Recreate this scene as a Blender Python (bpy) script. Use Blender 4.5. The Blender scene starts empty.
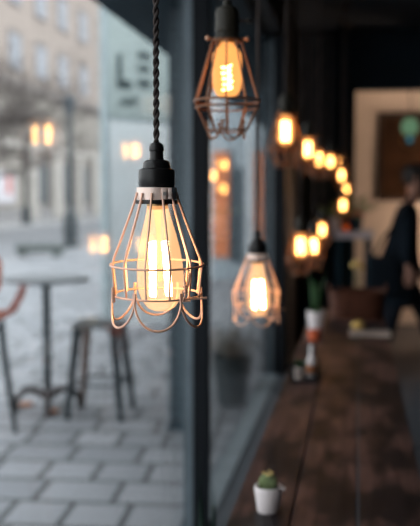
import bpy, bmesh, math, random
from mathutils import Vector, Matrix, noise
random.seed(7)
PI = math.pi
SC = bpy.context.scene
COL = SC.collection

# ------------------------------------------------------------------ camera
F = 875.0                       # focal length in pixels (50 mm on a 24 mm wide frame)
PITCH = math.atan(65 / F)
YAW = math.radians(9.57)
CAM = Vector((0, 0, 1.65))
FWD = Vector((-math.sin(YAW) * math.cos(PITCH), math.cos(YAW) * math.cos(PITCH), -math.sin(PITCH)))
RGT = Vector((math.cos(YAW), math.sin(YAW), 0))
UPV = RGT.cross(FWD)

def ray(px, py):
    return FWD + RGT * ((px - 210) / F) + UPV * ((263 - py) / F)
def at_d(px, py, d): return CAM + ray(px, py) * d
def at_x(px, py, x): r = ray(px, py); return CAM + r * (x / r.x)
def at_y(px, py, y): r = ray(px, py); return CAM + r * (y / r.y)
def at_z(px, py, z): r = ray(px, py); return CAM + r * ((z - CAM.z) / r.z)
def depth(p): return (p - CAM).dot(FWD)

cd = bpy.data.cameras.new('camera'); cam = bpy.data.objects.new('camera', cd); COL.objects.link(cam)
cam.location = CAM
cam.rotation_euler = Matrix((RGT, UPV, -FWD)).transposed().to_euler()
cd.sensor_fit = 'HORIZONTAL'; cd.sensor_width = 24; cd.lens = 50
cd.dof.use_dof = True; cd.dof.focus_distance = 1.165; cd.dof.aperture_fstop = 3.2
cd.clip_end = 400
SC.camera = cam

# ------------------------------------------------------------------ materials
MATS = {}
def mat(name, col, rough=0.6, metal=0.0, bump=0, bscale=40, var=0.12, vscale=6, spec=0.5):
    """principled with procedural colour variation and optional bump"""
    if name in MATS: return MATS[name]
    m = bpy.data.materials.new(name); m.use_nodes = True
    nt = m.node_tree; b = nt.nodes['Principled BSDF']
    b.inputs['Roughness'].default_value = rough; b.inputs['Metallic'].default_value = metal
    b.inputs['Specular IOR Level'].default_value = spec
    tc = nt.nodes.new('ShaderNodeTexCoord')
    n = nt.nodes.new('ShaderNodeTexNoise'); n.inputs['Scale'].default_value = vscale; n.inputs['Detail'].default_value = 5
    nt.links.new(tc.outputs['Object'], n.inputs['Vector'])
    r = nt.nodes.new('ShaderNodeValToRGB')
    r.color_ramp.elements[0].position = .3; r.color_ramp.elements[1].position = .7
    r.color_ramp.elements[0].color = tuple(c * (1 - var) for c in col) + (1,)
    r.color_ramp.elements[1].color = tuple(min(1, c * (1 + var)) for c in col) + (1,)
    nt.links.new(n.outputs['Fac'], r.inputs['Fac']); nt.links.new(r.outputs['Color'], b.inputs['Base Color'])
    if bump:
        n2 = nt.nodes.new('ShaderNodeTexNoise'); n2.inputs['Scale'].default_value = bscale
        nt.links.new(tc.outputs['Object'], n2.inputs['Vector'])
        bp = nt.nodes.new('ShaderNodeBump'); bp.inputs['Strength'].default_value = bump; bp.inputs['Distance'].default_value = .005
        nt.links.new(n2.outputs['Fac'], bp.inputs['Height']); nt.links.new(bp.outputs['Normal'], b.inputs['Normal'])
    MATS[name] = m
    return m

def glow(name, col, strength):
    m = bpy.data.materials.new(name); m.use_nodes = True; nt = m.node_tree; nt.nodes.clear()
    e = nt.nodes.new('ShaderNodeEmission'); e.inputs['Color'].default_value = (*col, 1); e.inputs['Strength'].default_value = strength
    o = nt.nodes.new('ShaderNodeOutputMaterial'); nt.links.new(e.outputs[0], o.inputs[0])
    return m

def fresnel(nt, ior):
    """same reflectance on both faces of a thin pane"""
    f = nt.nodes.new('ShaderNodeFresnel'); g = nt.nodes.new('ShaderNodeNewGeometry')
    m = nt.nodes.new('ShaderNodeMapRange'); m.inputs[3].default_value = ior; m.inputs[4].default_value = 1 / ior
    nt.links.new(g.outputs['Backfacing'], m.inputs[0]); nt.links.new(m.outputs[0], f.inputs['IOR'])
    return f

def bulb_glass(name, tint, col, strength):
    """thin warm glass of a burning lamp: lets the filament through, glows a little, glossy"""
    m = bpy.data.materials.new(name); m.use_nodes = True; nt = m.node_tree; nt.nodes.clear()
    t = nt.nodes.new('ShaderNodeBsdfTransparent'); t.inputs['Color'].default_value = (*tint, 1)
    e = nt.nodes.new('ShaderNodeEmission'); e.inputs['Color'].default_value = (*col, 1); e.inputs['Strength'].default_value = strength
    a = nt.nodes.new('ShaderNodeAddShader'); nt.links.new(t.outputs[0], a.inputs[0]); nt.links.new(e.outputs[0], a.inputs[1])
    g = nt.nodes.new('ShaderNodeBsdfGlossy'); g.inputs['Roughness'].default_value = .08
    f = fresnel(nt, 1.14)
    mx = nt.nodes.new('ShaderNodeMixShader'); nt.links.new(f.outputs[0], mx.inputs[0])
    nt.links.new(a.outputs[0], mx.inputs[1]); nt.links.new(g.outputs[0], mx.inputs[2])
    o = nt.nodes.new('ShaderNodeOutputMaterial'); nt.links.new(mx.outputs[0], o.inputs[0])
    return m

def thin_glass(name, tint, ior=1.5, rough=0.0):
    m = bpy.data.materials.new(name); m.use_nodes = True; nt = m.node_tree; nt.nodes.clear()
    t = nt.nodes.new('ShaderNodeBsdfTransparent'); t.inputs['Color'].default_value = (*tint, 1)
    g = nt.nodes.new('ShaderNodeBsdfGlossy'); g.inputs['Roughness'].default_value = rough
    f = fresnel(nt, ior)
    mx = nt.nodes.new('ShaderNodeMixShader'); nt.links.new(f.outputs[0], mx.inputs[0])
    nt.links.new(t.outputs[0], mx.inputs[1]); nt.links.new(g.outputs[0], mx.inputs[2])
    o = nt.nodes.new('ShaderNodeOutputMaterial'); nt.links.new(mx.outputs[0], o.inputs[0])
    return m

# ------------------------------------------------------------------ mesh building
class MB:
    def __init__(s): s.bm = bmesh.new()
    def box(s, lo, hi, bevel=0):
        c = (Vector(lo) + Vector(hi)) / 2; d = Vector(hi) - Vector(lo)
        g = bmesh.ops.create_cube(s.bm, size=1, matrix=Matrix.Translation(c) @ Matrix.Diagonal((*d, 1)))
        if bevel:
            es = list({e for v in g['verts'] for e in v.link_edges})
            bmesh.ops.bevel(s.bm, geom=es, offset=bevel, segments=2, affect='EDGES', profile=.6)
        return s
    def tube(s, pts, r, n=8, closed=False, cap=True):
        pts = [Vector(p) for p in pts]; N = len(pts)
        rr = r if isinstance(r, (list, tuple)) else [r] * N
        rings = []; prev = None
        for i, p in enumerate(pts):
            if closed: t = pts[(i + 1) % N] - pts[i - 1]
            else: t = pts[min(i + 1, N - 1)] - pts[max(i - 1, 0)]
            t.normalize()
            if prev is None:
                a = Vector((0, 0, 1)) if abs(t.z) < .9 else Vector((1, 0, 0))
                u = t.cross(a).normalized()
            else:
                u = (prev - t * prev.dot(t)).normalized()
            prev = u; w = t.cross(u)
            rings.append([s.bm.verts.new(p + (u * math.cos(2 * PI * k / n) + w * math.sin(2 * PI * k / n)) * rr[i]) for k in range(n)])
        M = N if closed else N - 1
        for i in range(M):
            a, b = rings[i], rings[(i + 1) % N]
            for k in range(n):
                s.bm.faces.new((a[k], a[(k + 1) % n], b[(k + 1) % n], b[k]))
        if cap and not closed:
            s.bm.faces.new(rings[0][::-1]); s.bm.faces.new(rings[-1])
        return s
    def lathe(s, prof, c=(0, 0, 0), n=28, axis_tilt=None):
        c = Vector(c); rings = []
        for r, z in prof:
            if r < 1e-6: rings.append([s.bm.verts.new(c + Vector((0, 0, z)))])
            else: rings.append([s.bm.verts.new(c + Vector((r * math.cos(2 * PI * k / n), r * math.sin(2 * PI * k / n), z))) for k in range(n)])
        for a, b in zip(rings, rings[1:]):
            if len(a) == 1 and len(b) == 1: continue
            for k in range(n):
                k2 = (k + 1) % n
                if len(a) == 1: s.bm.faces.new((a[0], b[k2], b[k]))
                elif len(b) == 1: s.bm.faces.new((a[k], a[k2], b[0]))
                else: s.bm.faces.new((a[k], a[k2], b[k2], b[k]))
        return s
    def ball(s, c, r, sub=2, sc=(1, 1, 1)):
        bmesh.ops.create_icosphere(s.bm, subdivisions=sub, radius=r, matrix=Matrix.Translation(c) @ Matrix.Diagonal((*sc, 1)))
        return s
    def quad(s, ps):
        s.bm.faces.new([s.bm.verts.new(p) for p in ps]); return s
    def build(s, name, m, parent=None, smooth=False, loc=None, rot=None):
        bmesh.ops.recalc_face_normals(s.bm, faces=s.bm.faces)
        me = bpy.data.meshes.new(name); s.bm.to_mesh(me); s.bm.free()
        if smooth:
            for p in me.polygons: p.use_smooth = True
            try: me.set_sharp_from_angle(angle=math.radians(38))
            except Exception: pass
        me.materials.append(m)
        o = bpy.data.objects.new(name, me); COL.objects.link(o)
        if parent: o.parent = parent
        if loc: o.location = loc
        if rot: o.rotation_euler = rot
        return o

def tag(o, label=None, cat=None, group=None, kind=None):
    if label: o['label'] = label
    if cat: o['category'] = cat
    if group: o['group'] = group
    if kind: o['kind'] = kind
    return o
def thing(name, loc, label, cat, group=None, rz=0):
    o = bpy.data.objects.new(name, None); COL.objects.link(o); o.empty_display_size = .05
    o.location = loc; o.rotation_euler = (0, 0, rz)
    return tag(o, label, cat, group)
def struct(name, mb, m, parent=None, label=None, smooth=False):
    o = mb.build(name, m, parent, smooth)
    if parent is None: o['kind'] = 'structure'
    if label: o['label'] = label
    return o

# ------------------------------------------------------------------ palette
black = mat('black_paint', (.006, .008, .011), .6, spec=.15)
dark_wall = mat('dark_plaster', (.008, .020, .034), .85, bump=.2, spec=.3)
near_black = mat('bakelite', (.009, .008, .008), .34, var=.05, spec=.25)
alu = mat('grey_aluminium', (.13, .165, .19), .5, .2)
white_wall = mat('warm_white_plaster', (.62, .56, .50), .85, bump=.3, var=.05)
pavement_far = mat('asphalt', (.20, .205, .22), .9, var=.1, vscale=.3)
navy = mat('navy_metal', (.012, .036, .052), .8, spec=.2)
steel = mat('blue_grey_steel', (.016, .032, .038), .6, spec=.2)

# ================================================================== SETTING
GX = -.70                      # plane of the window wall
# pavement with staggered slabs
m = bpy.data.materials.new('paving_slabs'); m.use_nodes = True; nt = m.node_tree; b = nt.nodes['Principled BSDF']
tc = nt.nodes.new('ShaderNodeTexCoord'); mp = nt.nodes.new('ShaderNodeMapping')
mp.inputs['Rotation'].default_value = (0, 0, math.radians(-4)); mp.inputs['Location'].default_value = (.1, .12, 0)
nt.links.new(tc.outputs['Object'], mp.inputs['Vector'])
br = nt.nodes.new('ShaderNodeTexBrick'); br.offset = .42; br.squash = .72; br.squash_frequency = 2
br.inputs['Scale'].default_value = 1; br.inputs['Brick Width'].default_value = .44; br.inputs['Row Height'].default_value = .36
br.inputs['Mortar Size'].default_value = .022; br.inputs['Mortar Smooth'].default_value = .25
br.inputs['Color1'].default_value = (.35, .36, .385, 1); br.inputs['Color2'].default_value = (.23, .242, .265, 1)
br.inputs['Mortar'].default_value = (.06, .065, .07, 1)
nt.links.new(mp.outputs[0], br.inputs['Vector'])
ns = nt.nodes.new('ShaderNodeTexNoise'); ns.inputs['Scale'].default_value = 1.3; ns.inputs['Detail'].default_value = 6
nt.links.new(tc.outputs['Object'], ns.inputs['Vector'])
mr = nt.nodes.new('ShaderNodeMapRange'); mr.inputs[3].default_value = .75; mr.inputs[4].default_value = 1.2
nt.links.new(ns.outputs['Fac'], mr.inputs[0])
mx = nt.nodes.new('ShaderNodeVectorMath'); mx.operation = 'SCALE'
nt.links.new(br.outputs['Color'], mx.inputs[0]); nt.links.new(mr.outputs[0], mx.inputs['Scale'])
nt.links.new(mx.outputs[0], b.inputs['Base Color']); b.inputs['Roughness'].default_value = .7
bp = nt.nodes.new('ShaderNodeBump'); bp.inputs['Strength'].default_value = .5; bp.inputs['Distance'].default_value = .01; bp.invert = True
nt.links.new(br.outputs['Fac'], bp.inputs['Height']); nt.links.new(bp.outputs[0], b.inputs['Normal'])
slabs = m
struct('ground', MB().box((-9, -4, -.2), (-.78, 60, 0)), slabs)
struct('street', MB().box((-19, -10, -.24), (-9, 110, -.04)), pavement_far)
struct('kerb', MB().box((-9.2, -10, -.2), (-8.98, 60, .01), .02), mat('kerb_stone', (.33, .33, .34), .8))
struct('ground', MB().box((-24, -10, -.2), (-19, 110, .0)), mat('far_paving', (.36, .355, .36), .85))
struct('ground', MB().box((-60, 60, -.3), (-.78, 130, -.05)), pavement_far)

# interior floor, ceiling, walls
struct('floor', MB().box((-.78, -2.5, -.1), (3.2, 11, .15)), mat('dark_concrete_floor', (.045, .052, .062), .6, bump=.1, spec=.3))
struct('ceiling', MB().box((-.78, -2.5, 3.3), (3.2, 11, 3.45)), dark_wall)
struct('wall_right', MB().box((3.0, -2.5, .15), (3.2, 11, 3.3)), dark_wall)
struct('wall_back', MB().box((-.78, -2.7, -.1), (3.2, -2.5, 3.45)), dark_wall)
pA = at_y(355.5, 90, 9.0)
mb = MB().box((-.62, 9.0, .15), (pA.x, 9.15, 3.3)).box((pA.x, 9.0, pA.z), (3.0, 9.15, 3.3)).box((.82, 9.0, .15), (3.0, 9.15, pA.z))
struct('wall_partition', mb, dark_wall)
struct('wall_far', MB().box((-.78, 10.6, -.1), (3.2, 10.75, 3.45)), white_wall)
mb = MB().box((-.78, 7.42, .0), (-.62, 10.6, 3.3))
for k in range(7): mb.box((-.62, 7.46 + k * .22, .15), (-.605, 7.64 + k * .22, 3.28), .003)
struct('wall_left', mb, mat('dark_boarding', (.016, .019, .024), .45))

# window wall: two glazed bays with posts
glassm = thin_glass('window_glass', (.95, .97, .975), 1.45)
def bay(name, y0, y1, lab):
    w = bpy.data.objects.new(name, None); COL.objects.link(w); w.location = (GX, y0, 0); w['kind'] = 'structure'; w['label'] = lab
    g = MB().box((-.038, .0, .12), (-.011, y1 - y0, 3.0)); g.build('pane', glassm, w)
    MB().box((-.045, 0, .0), (.05, y1 - y0, .16), .004).build('bottom_rail', mat('pale_rail', (.13, .155, .17), .6, spec=.3), w)
    MB().box((-.05, 0, 3.0), (.07, y1 - y0, 3.3)).build('top_rail', black, w)
    return w
def post(w, y, wide=.07):
    MB().box((0.0, y - .02, .0), (wide, y + .035, 3.3), .003).build('post', black, w)
    MB().box((-.042, y - .02, .0), (0.0, y + .03, 3.3), .003).build('outer_frame', alu, w)
Y1 = .70 / math.tan(YAW + math.atan(18 / F)) - .0
w1 = bay('window_1', -2.4, 3.72, 'large clear shop window pane left of the black post')
post(w1, 3.72 + 2.4)
w2 = bay('window_2', 3.76, 7.34, 'narrow looking second window bay behind the black post')
post(w2, 3.60, .1)

# canopy over the pavement along the shopfront
c0 = at_x(103, 3, -1.7)
struct('awning', MB().box((-1.7, 2.0, c0.z), (-.76, 17.5, c0.z + .14)).box((-1.74, 2.0, c0.z), (-1.7, 17.5, c0.z + .2)), navy,
       label='dark shopfront canopy over the pavement')

# ================================================================== NEIGHBOUR SIGN WALL "LE"
A = at_z(110, 334, 0.0); B = at_y(186, 334, A.y + 1.1); Bp = Vector((B.x, B.y, 0))
sw = thing('sign_panel', (A.x, A.y, 0), 'pale grey-green glass shop panel lettered LE beyond the canopy edge', 'sign')
dirv = (Bp - A); L = dirv.length; sw.rotation_euler = (0, 0, math.atan2(dirv.y, dirv.x))
MB().box((0, 0, 2.62), (L, .08, 4.9), .005).build('sign_board', mat('pale_green_enamel', (.40, .475, .465), .5, var=.04), sw)
MB().box((0, .01, .05), (L, .07, 2.60), .004).build('frosted_panel', mat('frosted_glass_panel', (.80, .86, .88), .35, var=.08, vscale=2), sw)
MB().box((-.05, -.01, 0), (0.0, .09, 4.9)).box((0, 0, 2.59), (L, .085, 2.63)).build('frame', mat('pale_metal_edge', (.33, .40, .42), .5), sw)
dk = mat('dark_green_lettering', (.035, .06, .065), .6)
inv = sw.matrix_basis.inverted()
from mathutils import Euler
swM = Matrix.Translation(sw.location) @ Euler(sw.rotation_euler).to_matrix().to_4x4(); swI = swM.inverted()
def onpanel(px, py):
    # intersect ray with panel front face (local y = 0)
    o = swI @ CAM; d = swI.to_3x3() @ ray(px, py); t = -o.y / d.y; return o + d * t
def bar(mb, x0, y0, x1, y1):
    a = onpanel(x0, y1); b_ = onpanel(x1, y0)
    mb.box((a.x, -.012, a.z), (b_.x, .002, b_.z))
mb = MB(); bar(mb, 117.5, 54, 121.5, 88); bar(mb, 117.5, 81, 131, 88)
mb.build('letter_l', dk, sw)
mb = MB(); bar(mb, 138, 53.5, 150.5, 58.5); bar(mb, 138, 66.5, 149.5, 71.5); bar(mb, 138, 81, 150.5, 86.5)
mb.build('letter_e', dk, sw)
def text(body, name, p0, size, parent, m, shear=0, rotx=PI / 2):
    cu = bpy.data.curves.new(name, 'FONT'); cu.body = body; cu.size = size; cu.extrude = .004; cu.shear = shear; cu.offset = size*.012
    o = bpy.data.objects.new(name, cu); COL.objects.link(o)
    dg = bpy.context.evaluated_depsgraph_get(); me = bpy.data.meshes.new_from_object(o.evaluated_get(dg))
    bpy.data.objects.remove(o); bpy.data.curves.remove(cu)
    o = bpy.data.objects.new(name, me); COL.objects.link(o); me.materials.clear(); me.materials.append(m)
    o.parent = parent; o.location = p0; o.rotation_euler = (rotx, 0, 0); return o
p = onpanel(119, 106); text('APP', 'lettering', (p.x, -.005, p.z), .17, sw, dk, .25)

# outer column of the canopy
pb = at_z(177.5, 428, 0)
cl = thing('canopy_column', pb, 'dark ribbed metal column standing on the pavement left of the window post', 'column')
mb = MB().box((-.045, -.04, 0), (.06, .05, c0.z))
mb.build('shaft', steel if False else mat('slate_blue_metal', (.03, .05, .065), .5), cl)
mb = MB()
for k in range(40): mb.box((-.051, -.046, .1 + k * .07), (.066, .056, .135 + k * .07))
mb.build('ribs', mat('slate_rib', (.05, .085, .105), .45), cl)
MB().box((-.07, -.07, 0), (.085, .075, .03), .004).build('foot_plate', navy, cl)

# neighbour's pale shopfront seen through the second bay
nb = thing('neighbouring_shopfront', (-4.2, 17.6, 0), 'pale grey panelled shopfront beyond the end of the canopy', 'building')
MB().box((0, 0, 0), (3.3, .3, 4.2)).build('wall', mat('pale_render', (.42, .48, .52), .7), nb)
def nbx(px): return at_y(px, 240, 17.6).x + 4.2
for x0, x1, nm, mm_ in ((209, 213, 'pale_strip', 'w'), (246, 251.5, 'pale_strip', 'w'), (255, 262.5, 'reflection_strip', 'o'), (214, 229, 'reflection_strip', 'o')):  # orange strips are added to imitate warm interior reflections in the pane
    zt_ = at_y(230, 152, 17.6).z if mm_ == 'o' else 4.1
    MB().box((nbx(x0), -.03, .0 if mm_ == 'w' else .45), (nbx(x1), .0, zt_)).build(nm, mat('white_strip', (.80, .85, .88), .5) if mm_ == 'w' else mat('orange_reflection', (.80, .27, .12), .8), nb)
for x0, x1, y0, y1 in ((232, 245, 168, 262), (230, 234, 150, 262)):
    a_ = at_y(x0, y1, 17.6); b_ = at_y(x1, y0, 17.6)
    MB().box((a_.x + 4.2, -.02, a_.z), (b_.x + 4.2, .0, b_.z)).build('shop_window', mat('grey_shutter', (.10, .13, .15), .3), nb)

# planter with pale bush outside the second bay
p = at_z(243, 404, 0)
if p.x > -.95: p.x = -.98
t = thing('outdoor_planter', p, 'dark planter with a pale dry bush outside the second window bay', 'planter')
MB().lathe([(0, 0), (.12, 0), (.16, .38), (.165, .40), (.15, .40), (.14, .36), (0, .36)], n=28).build('tub', mat('charcoal_tub', (.05, .065, .07), .6), t, True)
q = MB(); rn = random.Random(11)
for k in range(70):
    a = rn.uniform(0, 2 * PI); e = rn.uniform(.5, 1.5); R_ = rn.uniform(.12, .26)
    c_ = Vector((math.cos(a) * math.cos(e) * R_, math.sin(a) * math.cos(e) * R_, .36 + R_ * math.sin(e)))
    q.tube([(c_.x * .2, c_.y * .2, .35), c_], .003, 4); q.ball(c_, .022, 1, (1, 1, .6))
q.build('dry_bush', mat('dry_beige_leaves', (.30, .27, .23), .8, var=.3), t)

# ================================================================== BUILDING ACROSS THE STREET
BX = -24.0
bd = thing('apartment_building', (BX, 60, 0), 'tall beige stone building with rows of windows across the street', 'building')
def bl(p): return (p[0] - BX, p[1] - 60, p[2])
stone = mat('beige_stone', (.34, .285, .25), .85, bump=.3, var=.07, vscale=.4)
yend = at_x(105, 150, BX).y
zc = at_x(70, 101, BX).z      # cornice height
MB().box((-8, -30, zc), (0, yend - 60, 32)).build('upper_wall', stone, bd)
MB().box((-8, -30, -.1), (-.05, yend - 60, zc)).build('ground_storey_wall', mat('pale_limestone', (.33, .30, .265), .85, var=.06, vscale=.5), bd)
MB().box((-.3, -30, zc - .25), (.55, yend - 60 + .3, zc + .25), .05).box((-.3, -30, zc - .5), (.3, yend - 60 + .2, zc - .25)).build('cornice', mat('cornice_stone', (.25, .22, .205), .85), bd)
MB().box((-.1, -30, -.1), (.12, yend - 60, .9)).build('plinth', mat('plinth_stone', (.27, .26, .26), .9), bd)
wg = mat('window_pane_grey', (.22, .24, .27), .35, var=.3, vscale=.5)
surr = mat('window_surround', (.19, .165, .155), .8)
curt = mat('window_frame_white', (.42, .43, .47), .6)
ys = [at_x(x, 72, BX).y for x in (41, 62.5, 83)]
st = (ys[2] - ys[0]) / 2
cols = [ys[0] - 2 * st, ys[0] - st] + ys
z_row = [at_x(62.5, 72, BX).z, at_x(62.5, 15, BX).z]
hw, hh = .95, 1.15
for zr in z_row:
    for y in cols:
        f = MB().box(bl((BX - .1, y - hw - .3, zr - hh - .3)), bl((BX + .06, y + hw + .3, zr + hh + .35)))
        f = f.build('window', surr, bd)
        MB().box(bl((BX - .1, y - hw, zr - hh)), bl((BX + .07, y + hw, zr + hh))).build('pane', wg, f)
        q = MB()
        q.box(bl((BX, y - .07, zr - hh)), bl((BX + .1, y + .07, zr + hh))).box(bl((BX, y - hw, zr + .3)), bl((BX + .1, y + hw, zr + .42)))
        for s_ in (-1, 1): q.box(bl((BX, y + s_ * hw - .09, zr - hh)), bl((BX + .1, y + s_ * hw + .09, zr + hh)))
        q.box(bl((BX, y - hw, zr - hh - .06)), bl((BX + .22, y + hw, zr - hh + .08))).build('glazing_bars', curt, f)
# ground storey openings and pilasters
z_top = at_x(43, 160, BX).z; z_bot = at_x(43, 206, BX).z
for x0, x1 in ((37, 49), (62, 73), (81.5, 89)):
    ya = at_x(x0, 180, BX).y; yb = at_x(x1, 180, BX).y
    f = MB().box(bl((BX - .1, ya - .2, z_bot)), bl((BX + .0, yb + .2, z_top))).build('tall_window', surr, bd)
    MB().box(bl((BX, ya + .1, z_bot + .2)), bl((BX + .04, yb - .1, z_top - .25))).build('pane', mat('dark_pane', (.05, .06, .065), .5, var=.4, vscale=.4), f)
for x0, x1 in ((28, 35), (51, 60), (75, 80), (91, 99)):
    ya = at_x(x0, 180, BX).y; yb = at_x(x1, 180, BX).y
    MB().box(bl((BX - .1, ya, .1)), bl((BX + .3, yb, z_top + .6)), .05).build('pilaster', mat('pale_pilaster', (.44, .41, .375), .8), bd)
MB().box(bl((BX - .1, 40, z_top + .6)), bl((BX + .35, yend - .1, z_top + 1.1)), .05).build('string_course', mat('pale_pilaster', (1, 1, 1)), bd)
a = at_x(-6, 203, BX); b_ = at_x(13, 172, BX)
sg = thing('wall_poster', (BX + .02, a.y, a.z), 'white framed poster with a red figure on the stone wall at the left edge', 'poster')
MB().box((-.02, 0, 0), (.12, b_.y - a.y, b_.z - a.z), .02).build('frame', mat('white_board', (.58, .56, .60), .5), sg)
MB().box((.12, (b_.y - a.y) * .55, .6), (.14, (b_.y - a.y) * .80, (b_.z - a.z) * .85)).build('red_figure', mat('red_print', (.55, .16, .12), .6), sg)

# street lamps
def street_lamp(px, py, label, h, r):
    p = at_z(px, py, 0)
    t = thing('street_lamp', p, label, 'street lamp', None)
    im = mat('cast_iron', (.035, .045, .05), .5)
    MB().lathe([(0, 0), (r * 2.9, 0), (r * 2.9, .15), (r * 2.2, .25), (r * 2.5, .6), (r * 2.3, 1.0), (r * 1.2, 1.2), (r * 1.1, 1.25), (0, 1.25)], n=16).build('base', im, t, True)
    MB().lathe([(0, 1.2), (r, 1.2), (r * .8, h), (0, h)], n=12).build('pole', im, t, True)
    MB().lathe([(0, h), (.12, h), (.22, h + .5), (.26, h + .55), (.05, h + .75), (0, h + .8)], n=8).build('lantern', mat('lantern_dark', (.05, .06, .07), .4), t)
    return t
street_lamp(71, 248, 'nearer dark iron street lamp post on the pavement', 4.3, .10)
street_lamp(26.5, 224, 'distant dark iron street lamp post left of the first tall window', 5.0, .12)
p = at_z(40, 257, 0)
bt = thing('street_bench', p, 'low dark bench on the far pavement behind the bistro table', 'bench', rz=.05)
MB().box((-.65, -.2, .14), (.65, .2, .36), .02).build('seat', mat('bench_slab', (.10, .115, .11), .7), bt)
for s_ in (-.5, .5): MB().box((s_ - .08, -.17, 0), (s_ + .08, .17, .28)).build('leg', mat('bench_slab', (1, 1, 1)), bt)

# bare tree with many twigs
p = at_x(-16, 236, -15)
tr = thing('bare_tree', (p.x, p.y, 0), 'bare brown street tree reaching in from the left edge', 'tree')
rnd = random.Random(3); mb = MB(); tw = MB()
def branch(p, d, ln, r, lev):
    pts = [p.copy()]; rs = [r]; q = p.copy(); dd = d.copy()
    for i in range(4):
        dd = (dd + Vector((rnd.uniform(-.2, .2), rnd.uniform(-.2, .2), rnd.uniform(-.12, .16)))).normalized()
        q = q + dd * ln / 4; pts.append(q.copy()); rs.append(r * (1 - .6 * (i + 1) / 4))
    (mb if lev < 2 else tw).tube(pts, rs, 5 if lev < 2 else 3)
    if lev < 4:
        for k in range(5 if lev else 11):
            b0 = pts[rnd.choice((1, 2, 3, 4) if lev else (2, 3, 4))]
            nd = (dd * (.6 if lev else .2) + Vector((rnd.uniform(-1, 1) if lev else rnd.uniform(-.1, 1.1), rnd.uniform(-1, 1) * (1 if lev else .5), rnd.uniform(-.35, .5) if lev else rnd.uniform(-.2, .35)))).normalized()
            branch(b0, nd, ln * rnd.uniform(.5, .72), r * .56, lev + 1)
branch(Vector((0, 0, 0)), Vector((0.05, 0, 1)), 4.6, .13, 0)
mb.build('trunk', mat('bark', (.09, .075, .068), .9), tr)
tw.build('twigs', mat('twig_brown', (.10, .083, .076), .9), tr)

# ================================================================== OUTDOOR FURNITURE
# bistro table
p = at_z(48, 409, 0); D = depth(p); S = F / D
bt = thing('bistro_table', p, 'tall round grey bistro table on the pavement', 'table')
ztop = at_d(45, 276, D).z
MB().lathe([(0, ztop - .03), (.335, ztop - .03), (.34, ztop - .015), (.335, ztop), (0, ztop)], n=40).build('table_top', mat('grey_table_top', (.21, .235, .255), .4), bt, True)
MB().lathe([(0, .09), (.032, .09), (.03, ztop - .08), (.12, ztop - .035), (0, ztop - .035)], n=16).build('pole', steel, bt, True)
for k in range(4):
    an = math.radians(20 + 90 * k); c, s_ = math.cos(an), math.sin(an)
    pts = [(0.02 * c, .02 * s_, .10), (.09 * c, .09 * s_, .155), (.17 * c, .17 * s_, .165), (.235 * c, .235 * s_, .10), (.25 * c, .25 * s_, .02)]
    f = MB().tube(pts, [.030, .030, .028, .026, .026], 8)
    f.lathe([(0, 0), (.032, 0), (.03, .02), (0, .025)], c=(.25 * c, .25 * s_, 0), n=10)
    f.build('foot', mat('rusty_cast_iron', (.035, .032, .033), .7, .0, var=.35), bt, True)
# dry leaves caught round the foot
for (dx, dy, n_) in ((.08, -.12, 'orange leaf'), (-.2, .06, 'brown leaf')):
    lf = MB()
    for k in range(5):
        a0 = 2 * PI * k / 5; lf.ball((.03 * math.cos(a0), .03 * math.sin(a0), .018), .035, 1, (1, .7, .45))
    o = lf.build('dry_leaf', mat('orange_leaf', (.42, .17, .08), .8), loc=(p.x + dx, p.y + dy, 0.0))
    tag(o, 'curled orange-brown leaf beside the right foot of the bistro table' if dx > 0 else 'curled orange-brown leaf beside the left foot of the bistro table', 'leaf')

# metal stool
p = at_z(101, 414, 0); D = depth(p)
zs = at_d(99, 320, D).z
stl = thing('bar_stool', p, 'backless dark metal bar stool right of the bistro table', 'stool', rz=math.radians(2))
gm = mat('gunmetal', (.012, .024, .029), .6, spec=.2)
MB().box((-.175, -.175, zs - .035), (.175, .175, zs), .012).box((-.03, -.008, zs), (.03, .008, zs + .001)).build('seat', mat('seat_metal', (.05, .062, .068), .5), stl, True)
for sx in (-1, 1):
    for sy in (-1, 1):
        l = MB().tube([(sx * .135, sy * .135, zs - .03), (sx * .17, sy * .17, zs * .5), (sx * .205, sy * .205, .012)], [.036, .030, .022], 6)
        l.lathe([(0, 0), (.02, 0), (.02, .02), (0, .022)], c=(sx * .205, sy * .205, 0), n=8)
        o = l.build('leg', mat('rust_brown_metal', (.12, .06, .035), .6) if (sx, sy) == (-1, 1) else gm, stl, True)
        if (sx, sy) == (-1, 1): o['label'] = 'rust-brown leg'
rg = MB(); z_ = zs * .36; w_ = .177
for a_, b_ in (((-1, -1), (1, -1)), ((1, -1), (1, 1)), ((1, 1), (-1, 1)), ((-1, 1), (-1, -1))):
    rg.tube([(a_[0] * w_, a_[1] * w_, z_), (b_[0] * w_, b_[1] * w_, z_)], .009, 6)
rg.build('footrest', gm, stl)

# orange shell stool at the left edge
p = at_z(-5, 430, 0); D = depth(p)
oc = thing('shell_chair', p, 'orange shell bar chair with dark legs cut by the left edge', 'chair')
def loc_px(px, py, dd=0): v = at_d(px, py, D) - p; return v
prof = [(25, 287), (21, 300), (14, 313), (3, 319), (-12, 319), (-22, 310), (-27, 290), (-29, 268), (-31, 250)]
sh = MB(); wdir = Vector((-FWD.x, -FWD.y, 0)).normalized()
vs = []
hw2 = .2
for i, (x, y) in enumerate(prof):
    c = loc_px(x, y); w2 = hw2 * (1 if i > 1 else (.6 + .25 * i))
    row = []
    for k in range(7):
        u = (k / 3 - 1); lift = .04 * u * u
        row.append(sh.bm.verts.new(c + wdir * u * w2 + Vector((0, 0, lift))))
    vs.append(row)
for i in range(len(vs) - 1):
    for k in range(6): sh.bm.faces.new((vs[i][k], vs[i][k + 1], vs[i + 1][k + 1], vs[i + 1][k]))
bmesh.ops.solidify(sh.bm, geom=sh.bm.faces[:], thickness=.03)
orange = mat('terracotta_orange_shell', (.55, .19, .10), .45, var=.15)
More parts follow.
